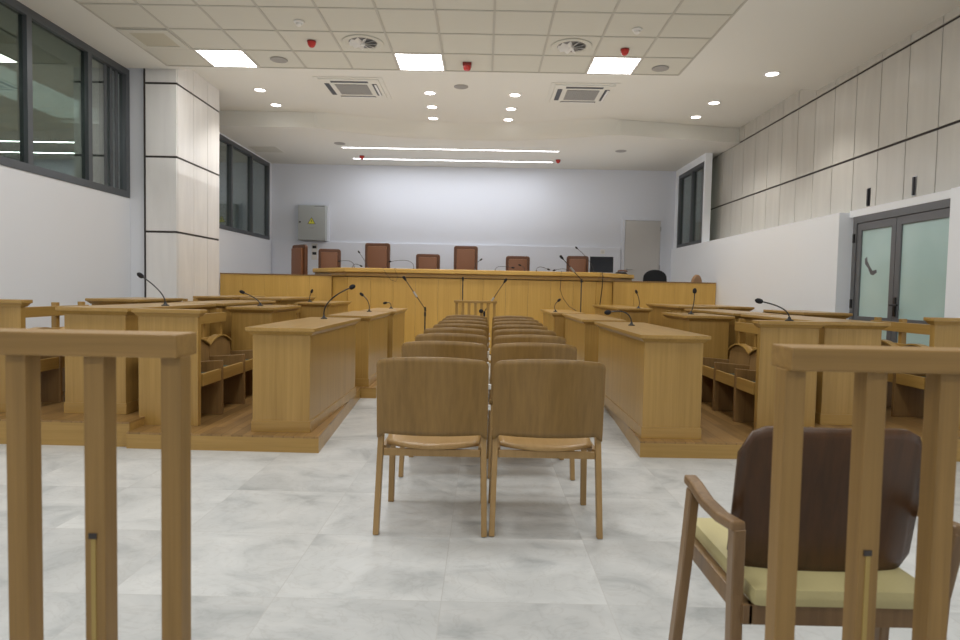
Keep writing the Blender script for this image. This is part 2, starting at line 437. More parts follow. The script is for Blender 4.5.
# raised timber platforms of the side blocks and of the judges
def platform(pts, z, name='floor', lab=''):
    bm = bmesh.new(); prism(bm, pts, .0, z - .012)
    o = struct(name, bm, 'oak_x', lab + ' riser', 'platform')
    cx = sum(p[0] for p in pts) / len(pts); cy = sum(p[1] for p in pts) / len(pts)
    bm = bmesh.new(); prism(bm, pts, z - .012, z)
    struct(name, bm, 'parquet', lab + ' parquet top', 'platform')
for s, dy, sn in ((-1, 0, 'left'), (1, .07, 'right')):
    def q(L): 
        r = [(s * a, b + dy) for a, b in L]
        return r if s > 0 else r[::-1]
    platform(q([(1.09, 4.26), (2.40, 4.28), (2.40, 6.44), (1.23, 6.44)]), .11, lab='front oak platform at the ' + sn)
    platform(q([(1.07, 6.45), (2.40, 6.45), (2.40, 8.36), (1.10, 8.36)]), .11, lab='middle oak platform at the ' + sn)
    platform(q([(.90 if s > 0 else 1.0, 8.37), (2.40, 8.37), (2.40, 10.72), (.90 if s > 0 else 1.0, 10.72)]), .11, lab='far oak platform at the ' + sn)
    platform(q([(2.401, 4.32), (4.1, 4.33), (4.1, 10.72), (2.401, 10.72)]), .17, lab='outer oak platform at the ' + sn)
platform([(-4.75, 11.62), (4.15, 11.62), (4.15, YB), (-4.75, YB)], .55, lab='high judges platform')

# ------------------------------------------------------------------ windows and doors
def window(name, X, sgn, y0, y1, z0, z1, mull, fw=.09, label='', bundle=False):
    """sgn: +1 the room lies at +x"""
    t = bpy.data.objects.new(name, None); COL.objects.link(t); t.location = (X, (y0 + y1) / 2, z0)
    t['kind'] = 'structure'; t['label'] = label; t['category'] = 'window'
    ly = -(y0 + y1) / 2
    bm = bmesh.new(); a, b = (-.10, .01) if sgn > 0 else (-.01, .10)
    H = z1 - z0
    bx(bm, a, b, y0 + ly, y1 + ly, 0, fw, bev=.004); bx(bm, a, b, y0 + ly, y1 + ly, H - fw, H, bev=.004)
    bx(bm, a, b, y0 + ly, y0 + ly + fw, fw, H - fw, bev=.004); bx(bm, a, b, y1 + ly - fw, y1 + ly, fw, H - fw, bev=.004)
    obj('window_frame', bm, 'frame', t)
    for m in mull:
        obj('mullion', box(a, b, m + ly - fw * .45, m + ly + fw * .45, fw, H - fw, bev=.004), 'frame', t)
    if bundle:
        for k in range(3):
            obj('mullion', box(-.10, -.03, y1 + ly - .26 - k * .12, y1 + ly - .20 - k * .12, fw, H - fw, bev=.003), 'frame', t)
    e = [y0 + fw] + [v for m in mull for v in (m - fw * .45, m + fw * .45)] + [y1 - fw]
    for k in range(0, len(e), 2):
        bm = bmesh.new(); bx(bm, -.045 if sgn > 0 else .035, -.035 if sgn > 0 else .045, e[k] + ly - .004, e[k + 1] + ly + .004, fw - .004, H - fw + .004)
        obj('pane', bm, 'glass', t)
window('window_1', XL, 1, 1.5, 8.58, 2.25, 3.93, [7.73, 6.71, 5.69, 4.67, 3.65, 2.63], .085, 'large near window of dark framed panes high in the left wall', True)
window('window_2', XL, 1, 10.6, 14.15, 2.13, 3.80, [12.05, 13.10], .075, 'window of dark framed panes beyond the column in the left wall')
window('window_3', 4.215, -1, 12.48, 14.10, 2.115, 3.69, [13.22], .075, 'narrow dark framed window at the far end of the right wall')

# white back door
t = bpy.data.objects.new('door_1', None); COL.objects.link(t); t.location = (DX0, YB, DZ0); t['kind'] = 'structure'
t['label'] = 'plain white door in the back wall'; t['category'] = 'door'
W = DX1 - DX0; H = DZ1 - DZ0
obj('door_leaf', box(.035, W - .035, -.008, .035, .01, H - .035, bev=.003), 'white_door', t)
bm = bmesh.new(); bx(bm, -.04, .03, -.02, .05, 0, H + .04, bev=.004); bx(bm, W - .03, W + .04, -.02, .05, 0, H + .04, bev=.004); bx(bm, .03, W - .03, -.02, .05, H - .03, H + .04, bev=.004)
obj('door_frame', bm, 'white', t)
bm = bmesh.new(); cyl(bm, .085, 0, 1.075, 1.125, .025, seg=16, mat=Matrix.Translation((0, -.02, 1.10)) @ Matrix.Rotation(PI / 2, 4, 'X') @ Matrix.Translation((0, 0, -1.10)))
tube(bm, [(.085, -.03, 1.10), (.085, -.06, 1.10), (.10, -.07, 1.10), (.21, -.07, 1.10)], .010)
obj('handle', bm, 'steel', t, smooth=40)
for z in (.25, 1.1, 1.95): obj('hinge', box(W - .045, W - .025, -.03, -.01, z, z + .10, bev=.002), 'steel', t)

# grey glazed double door in the right recess
t = bpy.data.objects.new('door_2', None); COL.objects.link(t); t.location = (4.30, 5.80, 0); t['kind'] = 'structure'
t['label'] = 'grey framed double door with frosted green glass in the right wall'; t['category'] = 'door'
D0, D1, HZ = 0.0, 1.69, 2.05
bm = bmesh.new(); bx(bm, -.03, .035, D0, D0 + .06, 0, HZ, bev=.003); bx(bm, -.03, .035, D1 - .07, D1, 0, HZ, bev=.003); bx(bm, -.03, .035, D0 + .06, D1 - .07, HZ - .08, HZ, bev=.003)
obj('door_frame', bm, 'doorframe', t)
mid = .92
for (a, b) in ((D0 + .065, mid - .004), (mid + .004, D1 - .075)):
    bm = bmesh.new(); st = .075
    bx(bm, -.02, .025, a, a + st, .01, HZ - .085, bev=.003); bx(bm, -.02, .025, b - st, b, .01, HZ - .085, bev=.003)
    for z0, z1 in ((.01, .12), (.82, .91), (HZ - .17, HZ - .085)): bx(bm, -.02, .025, a + st, b - st, z0, z1, bev=.003)
    lf = obj('door_leaf', bm, 'doorframe', t)
    for z0, z1 in ((.12, .82), (.91, HZ - .17)): obj('glass_pane', box(-.002, .008, a + st - .004, b - st + .004, z0 - .004, z1 + .004), 'frost', lf)
    if a > .5:   # irregular dark patch on the far leaf
        bm = bmesh.new()
        pts = [(-.0045, a + .50 + u, 1.50 + v) for u, v in ((.05, .06), (.01, .08), (.0, .03), (-.05, -.03), (-.10, -.08), (-.17, -.07), (-.18, -.10), (-.12, -.13), (-.07, -.12), (-.02, -.05), (.04, .0))]
        extrude_poly(bm, pts, (.002, 0, 0)); obj('dark_patch', bm, 'doorframe', lf)
bm = bmesh.new(); bx(bm, -.035, -.02, mid - .06, mid - .02, .93, 1.13, bev=.004); tube(bm, [(-.03, mid - .04, 1.05), (-.08, mid - .04, 1.05), (-.085, mid - .06, 1.05), (-.085, mid - .17, 1.05)], .011)
obj('handle', bm, 'black', t, smooth=40)
for z in (.3, 1.0, 1.75): obj('hinge', box(-.045, -.03, D1 - .05, D1 - .02, z, z + .10, bev=.003), 'black', t)

# two small upright handles on the cladding
for k, (y, lab) in enumerate(((7.60, 'small dark upright recess handle on the wall cladding, above the grey door, left one'), (6.80, 'small grey upright recess handle on the wall cladding, above the grey door, right one'))):
    t = thing('panel_handle', lab, 'handle', (4.5, y, 2.28), 0, 'handles on the right wall cladding')
    obj('plate', box(-.006, 0, -.032, .032, -.085, .125, bev=.002), 'steel' if k else 'darksteel', t)
    obj('grip', box(-.022, -.006, -.012, .012, -.075, .115, bev=.003), 'darksteel', t)

# ------------------------------------------------------------------ side desks
def cap(bm, x0, x1, y0, y1, zt, o=.04):
    """moulded table top: overhanging slab with a stepped cove below"""
    bx(bm, x0 - o, x1 + o, y0 - o, y1 + o, zt - .026, zt, bev=.006)
    frustum(bm, (x0 - .006, x1 + .006, y0 - .006, y1 + .006), (x0 - o + .008, x1 + o - .008, y0 - o + .008, y1 + o - .008), zt - .052, zt - .0262)

def desk(name, label, cat, group, s, xa, xb, y0, y1, z0, zt, base=.08, mat='oak_z', skew=0.0):
    x0, x1 = sorted((s * xa, s * xb)); cx, cy = (x0 + x1) / 2, (y0 + y1) / 2
    t = thing(name, label, cat, (cx, cy, z0), 0, group)
    w, d, h = (x1 - x0) / 2, (y1 - y0) / 2, zt - z0
    obj('body', box(-w, w, -d, d, 0, h - .045, bev=.002), mat, t)
    bm = bmesh.new(); cap(bm, -w, w, -d, d, h); obj('desktop', bm, 'oak_y' if d > w else 'oak_x', t)
    if base: obj('baseboard', box(-w - .007, w + .007, -d - .007, d + .007, 0.0, base, bev=.004), 'oak_x', t)
    return t
ORD = ('nearest', 'middle', 'farthest')
for s, sn, spec in ((-1, 'left', [(1.185, 1.58, 4.38, 5.95), (1.16, 1.54, 6.5, 7.78), (1.13, 1.5, 8.0, 9.2)]), (1, 'right', [(1.125, 1.53, 4.43, 6.2), (1.07, 1.45, 6.68, 8.3), (.95, 1.33, 8.6, 10.1)])):
    for k, (a, b, y0, y1) in enumerate(spec):
        desk('counsel_desk', 'long oak counsel desk along the %s side of the chair aisle, %s of three' % (sn, ORD[k]), 'desk', 'counsel desks flanking the aisle', s, a, b, y0, y1, .11, .836)
    dy = 0 if s < 0 else .16
    # second line of desks behind the first seats
    for k, (y0, y1) in enumerate(((4.58, 6.0), (6.25, 7.75), (8.05, 9.6))):
        desk('rear_desk', 'oak rear desk behind the first seat row at the %s, %s of three' % (sn, ORD[k]), 'desk', 'rear desks behind the first seats', s, 2.57 if s < 0 else 2.53, 3.01 if s < 0 else 2.95, y0 + dy, y1 + dy, .17, .94 if k < 2 else .965)
    # cabinets that close the seat rows
    for xa, xb, zt, z0, rn in ((2.01, 2.39, .915, .11, 'inner'), (3.29 if s < 0 else 3.13, 3.72 if s < 0 else 3.52, .968, .17, 'outer')):
        for k, (y0, y1) in enumerate(((6.06, 6.88), (8.3, 9.5) if s < 0 or rn == 'outer' else (8.5, 10.5))):
            if s > 0 and rn == 'inner' and k: xa, xb = 1.86, 2.24
            desk('end_cabinet', 'oak end cabinet of the %s seat row at the %s, %s' % (rn, sn, ('nearer one', 'farther one')[k]), 'cabinet', 'end cabinets of the seat rows', s, xa, xb, y0 + dy, y1 + dy, z0, zt, base=.06)

# seat rows with arched backs
def seat_row(s, xf, xb, y0, bays, z0, zt, zrail, label, pitch=.46, first=.42, endpanel=True):
    """xf front of the seats, xb back; aisle lies towards smaller |x|"""
    t = thing('bench_seat_row', label, 'bench', (s * (xf + xb) / 2, y0, z0), 0, 'fixed seat rows')
    cx = (xf + xb) / 2
    def X(a): return s * (a - cx)
    ys = [0.06] + [first + pitch * k for k in range(bays)]
    if endpanel:
        bm = bmesh.new(); x0, x1 = sorted((X(xf), X(xb))); bx(bm, x0, x1, 0, .05, 0, zt - z0 - .045, bev=.003)
        ep = obj('end_panel', bm, 'oak_z', t)
        bm = bmesh.new(); cap(bm, x0, x1, 0, .05, zt - z0, o=.032); obj('end_panel_top', bm, 'oak_x', ep)
    for y in ys[1:]:
        bm = bmesh.new()
        pts = [(X(xf), y, 0), (X(xb - .10), y, 0), (X(xb - .10), y, .40), (X(xf), y, .425)]
        extrude_poly(bm, pts, (0, .03, 0)); obj('side_panel', bm, 'dark_z', t, bevel=.003)
    for a, b in zip(ys, ys[1:]):
        a2, b2 = a + .032, b - .002; m = (a2 + b2) / 2; hw = (b2 - a2) / 2
        # seat with cushion
        sb = obj('seat', box(*sorted((X(xf + .03), X(xb - .12))), a2, b2, .27, .30, bev=.004), 'dark_y', t)
        obj('seat_cushion', box(*sorted((X(xf + .05), X(xb - .13))), a2 + .01, b2 - .01, .30, .335, bev=.012), 'greenpad', sb)
        bm = bmesh.new(); bx(bm, *sorted((X(xf + .005), X(xf + .03))), a2, b2, .27, .36, bev=.004); obj('seat_rail', bm, 'oak_y', t)
        # arched backrest
        pts = []; n = 14
        zl = .495; rise = .065
        for k in range(n + 1):
            u = -1 + 2 * k / n
            pts.append((X(xb - .115), m + u * (hw + .014), zl + rise * (1 - u * u)))
        low = [(X(xb - .135), m + hw + .014, .31), (X(xb - .135), m - hw - .014, .31)]
        bm = bmesh.new(); extrude_poly(bm, pts + low, (s * .03, 0, 0))
        br = obj('backrest', bm, 'dark_z', t, bevel=.002)
        # light bent rim on the arch
        bm = bmesh.new(); rim = [(X(xb - .135), p[1], p[2] + .0005) for p in pts]
        extrude_poly(bm, [(p[0], p[1], p[2] + .013) for p in rim] + rim[::-1], (s * .06, 0, 0)); obj('top_rim', bm, 'oak_y', br)
    L = ys[-1] + .03
    for z0r, z1r, nm, mt in ((zrail - z0, zrail - z0 + .085, 'top_rail', 'oak_y'), (.50, .555, 'lower_rail', 'oak_y')):
        obj(nm, box(*sorted((X(xb - .075), X(xb - .045))), .05, L, z0r, z1r, bev=.004), mt, t)
    for y in (.08, .98, L - .03):
        obj('post', box(*sorted((X(xb - .045), X(xb))), y - .022, y + .022, 0, zrail - z0 + .115, bev=.003), 'oak_z', t)
    return t
for s, sn, dy in ((-1, 'left', 0), (1, 'right', .14)):
    seat_row(s, 2.02, 2.445, 4.52 + dy, 3, .11, .94, .785, 'wooden seat row with arched backs, nearest one of the inner row at the ' + sn)
    seat_row(s, 3.31, 3.74, 4.56 + dy, 3, .17, .985, .825, 'wooden seat row with arched backs, nearest one of the outer row at the ' + sn)
    seat_row(s, 2.01, 2.43, 6.94 + dy, 3, .11, .94, .785, 'arched wooden seats behind the nearer end cabinet of the inner row, ' + sn, endpanel=False, first=.34)
    seat_row(s, 3.29, 3.72, 6.94 + dy, 3, .17, .985, .825, 'arched wooden seats behind the nearer end cabinet of the outer row, ' + sn, endpanel=False, first=.34)

# ------------------------------------------------------------------ aisle chairs
def make_chair(label):
    """back faces -y, origin between the rear feet"""
    t = thing('side_chair', label, 'chair', (0, 0, 0), 0, 'side chairs in the aisle')
    hw = .243
    for s in (-1, 1):
        bm = bmesh.new()
        # rear leg: straight below, leaning back behind the panel
        P = [(s * (hw + .003), .0, 0), (s * (hw - .006), .055, .42), (s * (hw - .012), .06, .56), (s * (hw - .02), .045, .70)]
        tube(bm, P, 0, sq=(.026, .040)); obj('leg', bm, 'chair_leg', t, bevel=.004)
        bm = bmesh.new()
        P = [(s * (hw + .0), .46, 0), (s * (hw - .01), .43, .40)]
        tube(bm, P, 0, sq=(.030, .032)); obj('leg', bm, 'chair_leg', t, bevel=.004)
        bm = bmesh.new(); bx(bm, s * (hw - .02) - .011, s * (hw - .02) + .011, .06, .42, .355, .395, bev=.003); obj('side_rail', bm, 'chair_leg', t)
    bm = bmesh.new(); bx(bm, -hw + .02, hw - .02, .04, .06, .352, .385, bev=.003); obj('back_rail', bm, 'chair_leg', t)
    obj('front_rail', box(-hw + .02, hw - .02, .415, .437, .365, .402, bev=.003), 'chair_leg', t)
    # seat: rounded shallow dished plywood
    nu, nv = 14, 10; bm = bmesh.new(); G = []
    def seatpt(u, v):
        # superellipse footprint
        x = u * (.225 - .012 * (v < 0) * abs(v)); y = .255 + v * .225
        if v < -.2: y = .255 + (-.2 - (abs(v) - .2) * (1 - .28 * u * u)) * .225
        z = .402 + .010 * (u * u) + .012 * (v + 1) - .018 * max(0, v - .7) / .3
        return x, y, z
    for i in range(nu + 1):
        G.append([bm.verts.new(seatpt(-1 + 2 * i / nu, -1 + 2 * j / nv)) for j in range(nv + 1)])
    for i in range(nu):
        for j in range(nv): bm.faces.new((G[i][j], G[i + 1][j], G[i + 1][j + 1], G[i][j + 1]))
    o = obj('seat', bm, 'chair_seat', t, smooth=50)
    md = o.modifiers.new('thick', 'SOLIDIFY'); md.thickness = .016; md.offset = -1
    # curved back panel with rounded corners
    nu, nv = 18, 14; bm = bmesh.new(); G = []
    W, Z0, Z1, r = .250, .462, .800, .026
    us = [-1, -.997, -.985, -.965, -.94, -.91, -.87, -.75, -.6, -.4, -.2, 0, .2, .4, .6, .75, .87, .91, .94, .965, .985, .997, 1]; nu = len(us) - 1
    for i in range(nu + 1):
        u = us[i]; x = u * W
        e = max(0.0, abs(x) - (W - r)); drop = r - math.sqrt(max(0, r * r - e * e))
        col = []
        for j in range(nv + 1):
            v = j / nv
            zb = Z0 + drop * .3 - .030 * max(0, (abs(u) - .88) / .12) ** .7; zt = Z1 - drop * .9 + .020 * (1 - abs(u) ** 2.2)
            z = zb + (zt - zb) * v
            y = -.045 + .055 * u * u + .035 * (1 - (z - Z0) / (Z1 - Z0)) - .012
            col.append(bm.verts.new((x, y, z)))
        G.append(col)
    for i in range(nu):
        for j in range(nv): bm.faces.new((G[i][j], G[i + 1][j], G[i + 1][j + 1], G[i][j + 1]))
    bmesh.ops.recalc_face_normals(bm, faces=bm.faces[:])
    o = obj('backrest', bm, 'chair_z', t, smooth=75)
    md = o.modifiers.new('thick', 'SOLIDIFY'); md.thickness = .012; md.offset = 0
    for z in (.575, .67):
        obj('link_bracket', box(hw + .006, hw + .022, .02, .05, z, z + .022, bev=.003), 'wplastic', t)
    return t
rows = [2.865, 3.76, 4.44, 5.10, 5.74, 6.38, 7.03, 7.70]
ordn = ['nearest', 'second', 'third', 'fourth', 'fifth', 'sixth', 'seventh', 'farthest']
c0 = None
for side, cx in (('left', -.222), ('right', .305)):
    for k, y in enumerate(rows):
        lab = 'oak plywood side chair in the %s file of aisle chairs, %s from the camera' % (side, ordn[k])
        x = cx + (k * .004 if side == 'left' else k * .008) + (0 if k == 0 else random.uniform(-.012, .012))
        yy = y + (.0 if side == 'left' else .01)
        if c0 is None: c0 = make_chair(lab); c0.location = (x, yy, 0)
        else:
            r = dup(c0, (x, yy, 0), random.uniform(-.015, .015) if k else 0, lab)
            if side == 'right':
                for ch in list(r.children):
                    if ch.name.startswith('link_bracket'): bpy.data.objects.remove(ch)

# ------------------------------------------------------------------ foreground railings
def railing(label, xs, x0, x1, slot, y=1.10):
    t = thing('railing', label, 'railing', (0, y, 0), 0, 'wooden railings in the foreground')
    obj('top_rail', box(x0, x1, 0, .082, .991, 1.032, bev=.004), 'rail_x', t)
    obj('bottom_rail', box(x0, x1, .012, .068, .03, .08, bev=.004), 'rail_x', t)
    for i, x in enumerate(xs):
        p = obj('post', box(x, x + .036, .014, .054, 0, .992, bev=.003), 'rail_z', t)
        if i == slot:
            obj('inlay_strip', box(x + .012, x + .020, .0125, .016, .10, .665), plain('inlay', (.36, .25, .07), .5), p)
            obj('inlay_slot', box(x + .008, x + .022, .0115, .016, .665, .675), 'joint', p)
    return t
railing('wooden railing with square posts in the left foreground', [-.564, -.700, -.838, -.974, -1.11], -1.16, -.53, 1)
railing('wooden railing with square posts in the right foreground', [.530, .672, .800, .940, 1.075], .534, 1.16, 1)

# armchair behind the right railing
t = thing('armchair', 'wooden armchair with dark brown plywood back and olive seat behind the right railing', 'armchair', (.815, 1.42, 0), 0)
bm = bmesh.new(); G = []; nu, nv = 16, 14; W, Z0, Z1, r = .216, .470, .822, .075
for i in range(nu + 1):
    u = -1 + 2 * i / nu; x = u * W; e = max(0, abs(x) - (W - r)); dr = r - math.sqrt(max(0, r * r - e * e)); col = []
    for j in range(nv + 1):
        v = j / nv; zb = Z0 + dr * .55; zt = Z1 - dr * .9; z = zb + (zt - zb) * v
        col.append(bm.verts.new((x * (1 + .0 * v), .02 + .03 * u * u + .05 * (1 - v), z)))
    G.append(col)
for i in range(nu):
    for j in range(nv): bm.faces.new((G[i][j], G[i + 1][j], G[i + 1][j + 1], G[i][j + 1]))
bmesh.ops.recalc_face_normals(bm, faces=bm.faces[:])
o = obj('backrest', bm, 'walnut', t, smooth=50); md = o.modifiers.new('thick', 'SOLIDIFY'); md.thickness = .014; md.offset = 0
bm = bmesh.new(); bx(bm, -.205, .205, -.035, .42, .432, .474, bev=.018); o = obj('seat', bm, 'seatpad', t, smooth=50)
bm = bmesh.new()
bx(bm, -.21, .21, -.02, .005, .385, .431, bev=.003); bx(bm, -.21, .21, .40, .425, .385, .431, bev=.003)
for s in (-1, 1): bx(bm, s * .21 - .012, s * .21 + .012, -.02, .42, .385, .431, bev=.003)
obj('seat_frame', bm, 'armwood', t)
for s in (-1, 1):
    bm = bmesh.new(); tube(bm, [(s * .232, -.02, 0), (s * .228, .01, .30), (s * .232, .005, .45), (s * .242, -.02, .608)], 0, sq=(.028, .036)); obj('leg', bm, 'armwood', t, bevel=.004)
    bm = bmesh.new(); tube(bm, [(s * .285, .30, 0), (s * .266, .25, .40), (s * .256, .235, .61)], 0, sq=(.026, .038)); obj('leg', bm, 'armwood', t, bevel=.004)
    bm = bmesh.new(); tube(bm, [(s * .244, -.035, .612), (s * .250, .05, .604), (s * .256, .13, .610), (s * .258, .21, .628), (s * .258, .26, .632)], 0, sq=(.034, .024)); obj('armrest', bm, 'armwood', t, bevel=.006)

# ------------------------------------------------------------------ judges bench
def offset_line(pts, d):
    """offset an open polyline to its left by d"""
    out = []
    for i, p in enumerate(pts):
        p = Vector(p); a = Vector(pts[max(i - 1, 0)]); b = Vector(pts[min(i + 1, len(pts) - 1)])
        d1 = (p - a).normalized() if i else (b - p).normalized(); d2 = (b - p).normalized() if i < len(pts) - 1 else d1
        n1 = Vector((-d1.y, d1.x)); n2 = Vector((-d2.y, d2.x)); n = (n1 + n2).normalized()
        out.append(tuple(p + n * d / max(.3, n.dot(n1))))
    return out
t = thing('judges_bench', 'long pale oak judges bench with a thick worktop facing the aisle', 'bench', (0, 11, 0))
line = [(-3.12, 1.0), (-2.34, .06), (1.93, .06), (2.72, 1.0)]
bm = bmesh.new(); prism(bm, line + offset_line(line, .05)[::-1], 0, 1.315); obj('core', bm, 'joint', t)
panels = []
def seg_panels(a, b, n):
    a, b = Vector(a), Vector(b); d = (b - a); L = d.length; d.normalize(); nrm = Vector((d.y, -d.x))
    for k in range(n):
        p = a + d * (L * k / n + .0018); q2 = a + d * (L * (k + 1) / n - .0018)
        bm = bmesh.new(); pp = [p, q2, q2 + nrm * .018, p + nrm * .018]
        prism(bm, [tuple(v) for v in pp], 0.0, 1.305); obj('front_panel', bm, 'bench_z', t)
seg_panels(line[0], line[1], 3)
seg_panels(line[1], line[2], 11)
seg_panels(line[2], line[3], 3)
top = offset_line(line, -.10); topb = offset_line(line, .52)
topb = offset_line(line, .48)
bm = bmesh.new(); prism(bm, top + topb[::-1], 1.385, 1.46); obj('worktop', bm, 'bench_x', t, bevel=.012)
t2 = offset_line(line, -.055)
bm = bmesh.new(); prism(bm, t2 + offset_line(line, .1)[::-1], 1.316, 1.3845); obj('worktop_moulding', bm, 'oak_x', t, bevel=.01)
for lab, x0, x1, n in (('left', -4.72, -2.62, 5), ('right', 2.22, 4.14, 5)):
    t = thing('bench_wing', 'lower pale oak panelled screen joining the judges bench to the %s wall' % lab, 'screen', (0, 11.45, 0), 0, 'side screens of the judges bench')
    if lab == 'left': x1 = -2.72
    else: x0 = 2.31
    for k in range(n):
        w = (x1 - x0) / n; obj('panel', box(x0 + k * w + .0012, x0 + (k + 1) * w - .0012, 0, .03, 0, 1.315, bev=.001), 'bench_z', t)
    obj('cap', box(x0, x1, -.01, .05, 1.3155, 1.335, bev=.004), 'dark_x', t)
    obj('backing', box(x0, x1, .0305, .045, 0, 1.315), 'joint', t)

# judges chairs
def judge_chair(label, x, y, ztop, rz=0.0, w=.46):
    t = thing('judge_chair', label, 'chair', (x, y, .55), rz, 'brown leather judges chairs')
    h = ztop - .55; hw = w / 2
    bm = bmesh.new(); pts = []
    r = .05
    for cx, cz, a0 in ((hw - r, h - r, 0), (-hw + r, h - r, 90)):
        for k in range(5):
            a = math.radians(a0 + 90 * k / 4); pts.append((cx + r * math.cos(a), .16, cz + r * math.sin(a)))
    pts += [(-hw, .16, .48), (hw, .16, .48)]
    extrude_poly(bm, pts, (0, .07, 0)); obj('backrest', bm, 'leatherd', t, bevel=.012)
    bm = bmesh.new(); bx(bm, -hw + .055, hw - .055, .105, .165, .54, h - .065, bev=.025); obj('back_cushion', bm, 'leather', t, smooth=50)
    bm = bmesh.new(); bx(bm, -hw, hw, -.28, .2, .40, .49, bev=.03); obj('seat', bm, 'leather', t, smooth=50)
    for s in (-1, 1):
        bm = bmesh.new(); bx(bm, s * (hw + .01) - .03, s * (hw + .01) + .03, -.22, .17, .66, .70, bev=.012); bx(bm, s * (hw + .01) - .02, s * (hw + .01) + .02, -.18, -.13, .44, .66); obj('armrest', bm, 'leatherd', t)
        for yy in (-.24, .17): obj('leg', box(s * (hw - .04) - .022, s * (hw - .04) + .022, yy - .022, yy + .022, 0, .41, bev=.004), 'walnut', t)
    return t
# chairs face the room (towards -y)
for x, zt, rz, lab, w in ((-3.66, 1.915, -.75, 'leftmost tall brown leather chair, turned sideways beside the bench end', .46),
                       (-2.95, 1.85, .12, 'low brown leather chair under the grey wall cabinet, second from the left', .42),
                       (-2.05, 1.98, 0, 'tall brown leather chair, the highest one left of the bench centre', .48),
                       (-1.08, 1.79, 0, 'low brown leather chair between the two tall central ones', .46),
                       (-.355, 1.957, 0, 'tall brown leather chair just right of the low central one', .46),
                       (.645, 1.785, 0, 'low brown leather chair right of the bench centre, with a wide gap on both sides', .46),
                       (1.77, 1.81, -.12, 'rightmost brown leather chair, beside the black monitor', .42)):
    judge_chair(lab, x * 1.037, 12.6, (zt - 1.12) * 1.037 + 1.12, rz, w * 1.037)

t = thing('office_chair', 'black round backed office chair in front of the white door', 'chair', (3.27, 12.1, .55), 0)
bm = bmesh.new(); pts = []
for k in range(13):
    a = PI * k / 12; pts.append((.225 * math.cos(a), .15, .84 + .185 * math.sin(a) ** .8))
pts += [(-.225, .15, .60), (-.15, .15, .54), (.15, .15, .54), (.225, .15, .60)]
extrude_poly(bm, pts, (0, .06, 0)); obj('backrest', bm, 'fabric', t, bevel=.02)
obj('seat', box(-.24, .24, -.25, .2, .40, .48, bev=.03), 'fabric', t)
bm = bmesh.new(); bx(bm, -.03, .03, .15, .19, .40, .62); obj('back_bracket', bm, 'black', t)
bm = bmesh.new(); cyl(bm, 0, 0, .06, .41, .025); obj('column', bm, 'black', t)
for k in range(5):
    a = 2 * PI * k / 5 + .3; bm = bmesh.new(); tube(bm, [(0, 0, .09), (.28 * math.cos(a), .28 * math.sin(a), .06)], .018)
    bx(bm, .28 * math.cos(a) - .02, .28 * math.cos(a) + .02, .28 * math.sin(a) - .02, .28 * math.sin(a) + .02, 0, .05, bev=.008); obj('leg', bm, 'black', t)

t = thing('tub_chair', 'tan leather chair with a rounded back in the right corner behind the low screen', 'chair', (3.97, 11.76, .55), .6)
bm = bmesh.new(); pts = []
for k in range(13):
    a = PI * k / 12; pts.append((.14 * math.cos(a), .06, .76 + .175 * math.sin(a)))
pts += [(-.14, .06, .45), (.14, .06, .45)]
extrude_poly(bm, pts, (0, .06, 0)); obj('backrest', bm, 'tan', t, bevel=.025)
obj('seat', box(-.13, .13, -.13, .11, .38, .46, bev=.03), 'tan', t)
for sx in (-.10, .10):
    for sy in (-.10, .09): obj('leg', box(sx - .018, sx + .018, sy - .018, sy + .018, 0, .39), 'walnut', t)

# monitor, keyboard and cable on the bench
t = thing('monitor', 'black flat monitor at the right end of the judges bench', 'monitor', (2.17, 11.88, 1.46), 0)
obj('bezel', box(-.215, .215, -.01, .015, .03, .32, bev=.004), 'black', t)
obj('screen', box(-.205, .205, -.013, -.009, .045, .31), 'screen', t)
bm = bmesh.new(); bx(bm, -.03, .03, .012, .03, .01, .2); bx(bm, -.1, .1, -.05, .09, 0, .012, bev=.004); obj('stand', bm, 'black', t)
t = thing('desk_telephone', 'small dark desk telephone right of the monitor', 'telephone', (2.56, 11.93, 1.46), .2)
bm = bmesh.new(); frustum(bm, (-.09, .09, -.08, .1), (-.08, .08, -.0, .09), 0, .045); obj('body', bm, 'black', t)
bm = bmesh.new(); tube(bm, [(-.09, -.03, .05), (-.08, -.03, .065), (.0, -.03, .07), (.08, -.03, .065), (.09, -.03, .05)], .014); obj('handset', bm, 'leatherd', t)
bm = bmesh.new(); P = []
for k in range(24):
    u = k / 23; P.append((.27 + .17 * math.sin(u * PI) * (1 if u < .7 else 1) - .05 * u, 0, 0))
# cable drooping on the bench front, and one at the right end
def cable(label, pts, r=.005):
    bm = bmesh.new(); tube(bm, pts, r, 6)
    o = obj('cable', bm, 'black', None, smooth=60); return tag(o, label, 'cable', 'thin black cables on the judges bench')
bm.free()
y = 10.93
cable('thin black cable drooping over the front of the judges bench into the tall microphone stand', [(1.33, 10.96, 1.468), (1.31, 10.885, 1.46), (1.305, 10.88, 1.30), (1.30, 10.90, 1.15), (1.36, 10.90, 1.0), (1.46, 10.88, .87), (1.58, 10.86, .80)])
cable('black cable hanging straight down at the right corner of the judges bench', [(2.02, 11.14, 1.468), (2.03, 10.995, 1.462), (2.035, 10.985, 1.40), (2.03, 10.99, 1.2), (2.0, 11.0, .9), (1.99, 11.0, .5), (1.99, 11.0, .02)], .008)
cable('thin looped cable hanging over the left part of the bench worktop edge', [(-1.75, 10.97, 1.466), (-1.72, 10.893, 1.46), (-1.66, 10.888, 1.36), (-1.58, 10.90, 1.26), (-1.50, 10.90, 1.24), (-1.46, 10.89, 1.31), (-1.50, 10.888, 1.40), (-1.52, 10.893, 1.46), (-1.5, 10.97, 1.466)], .003)

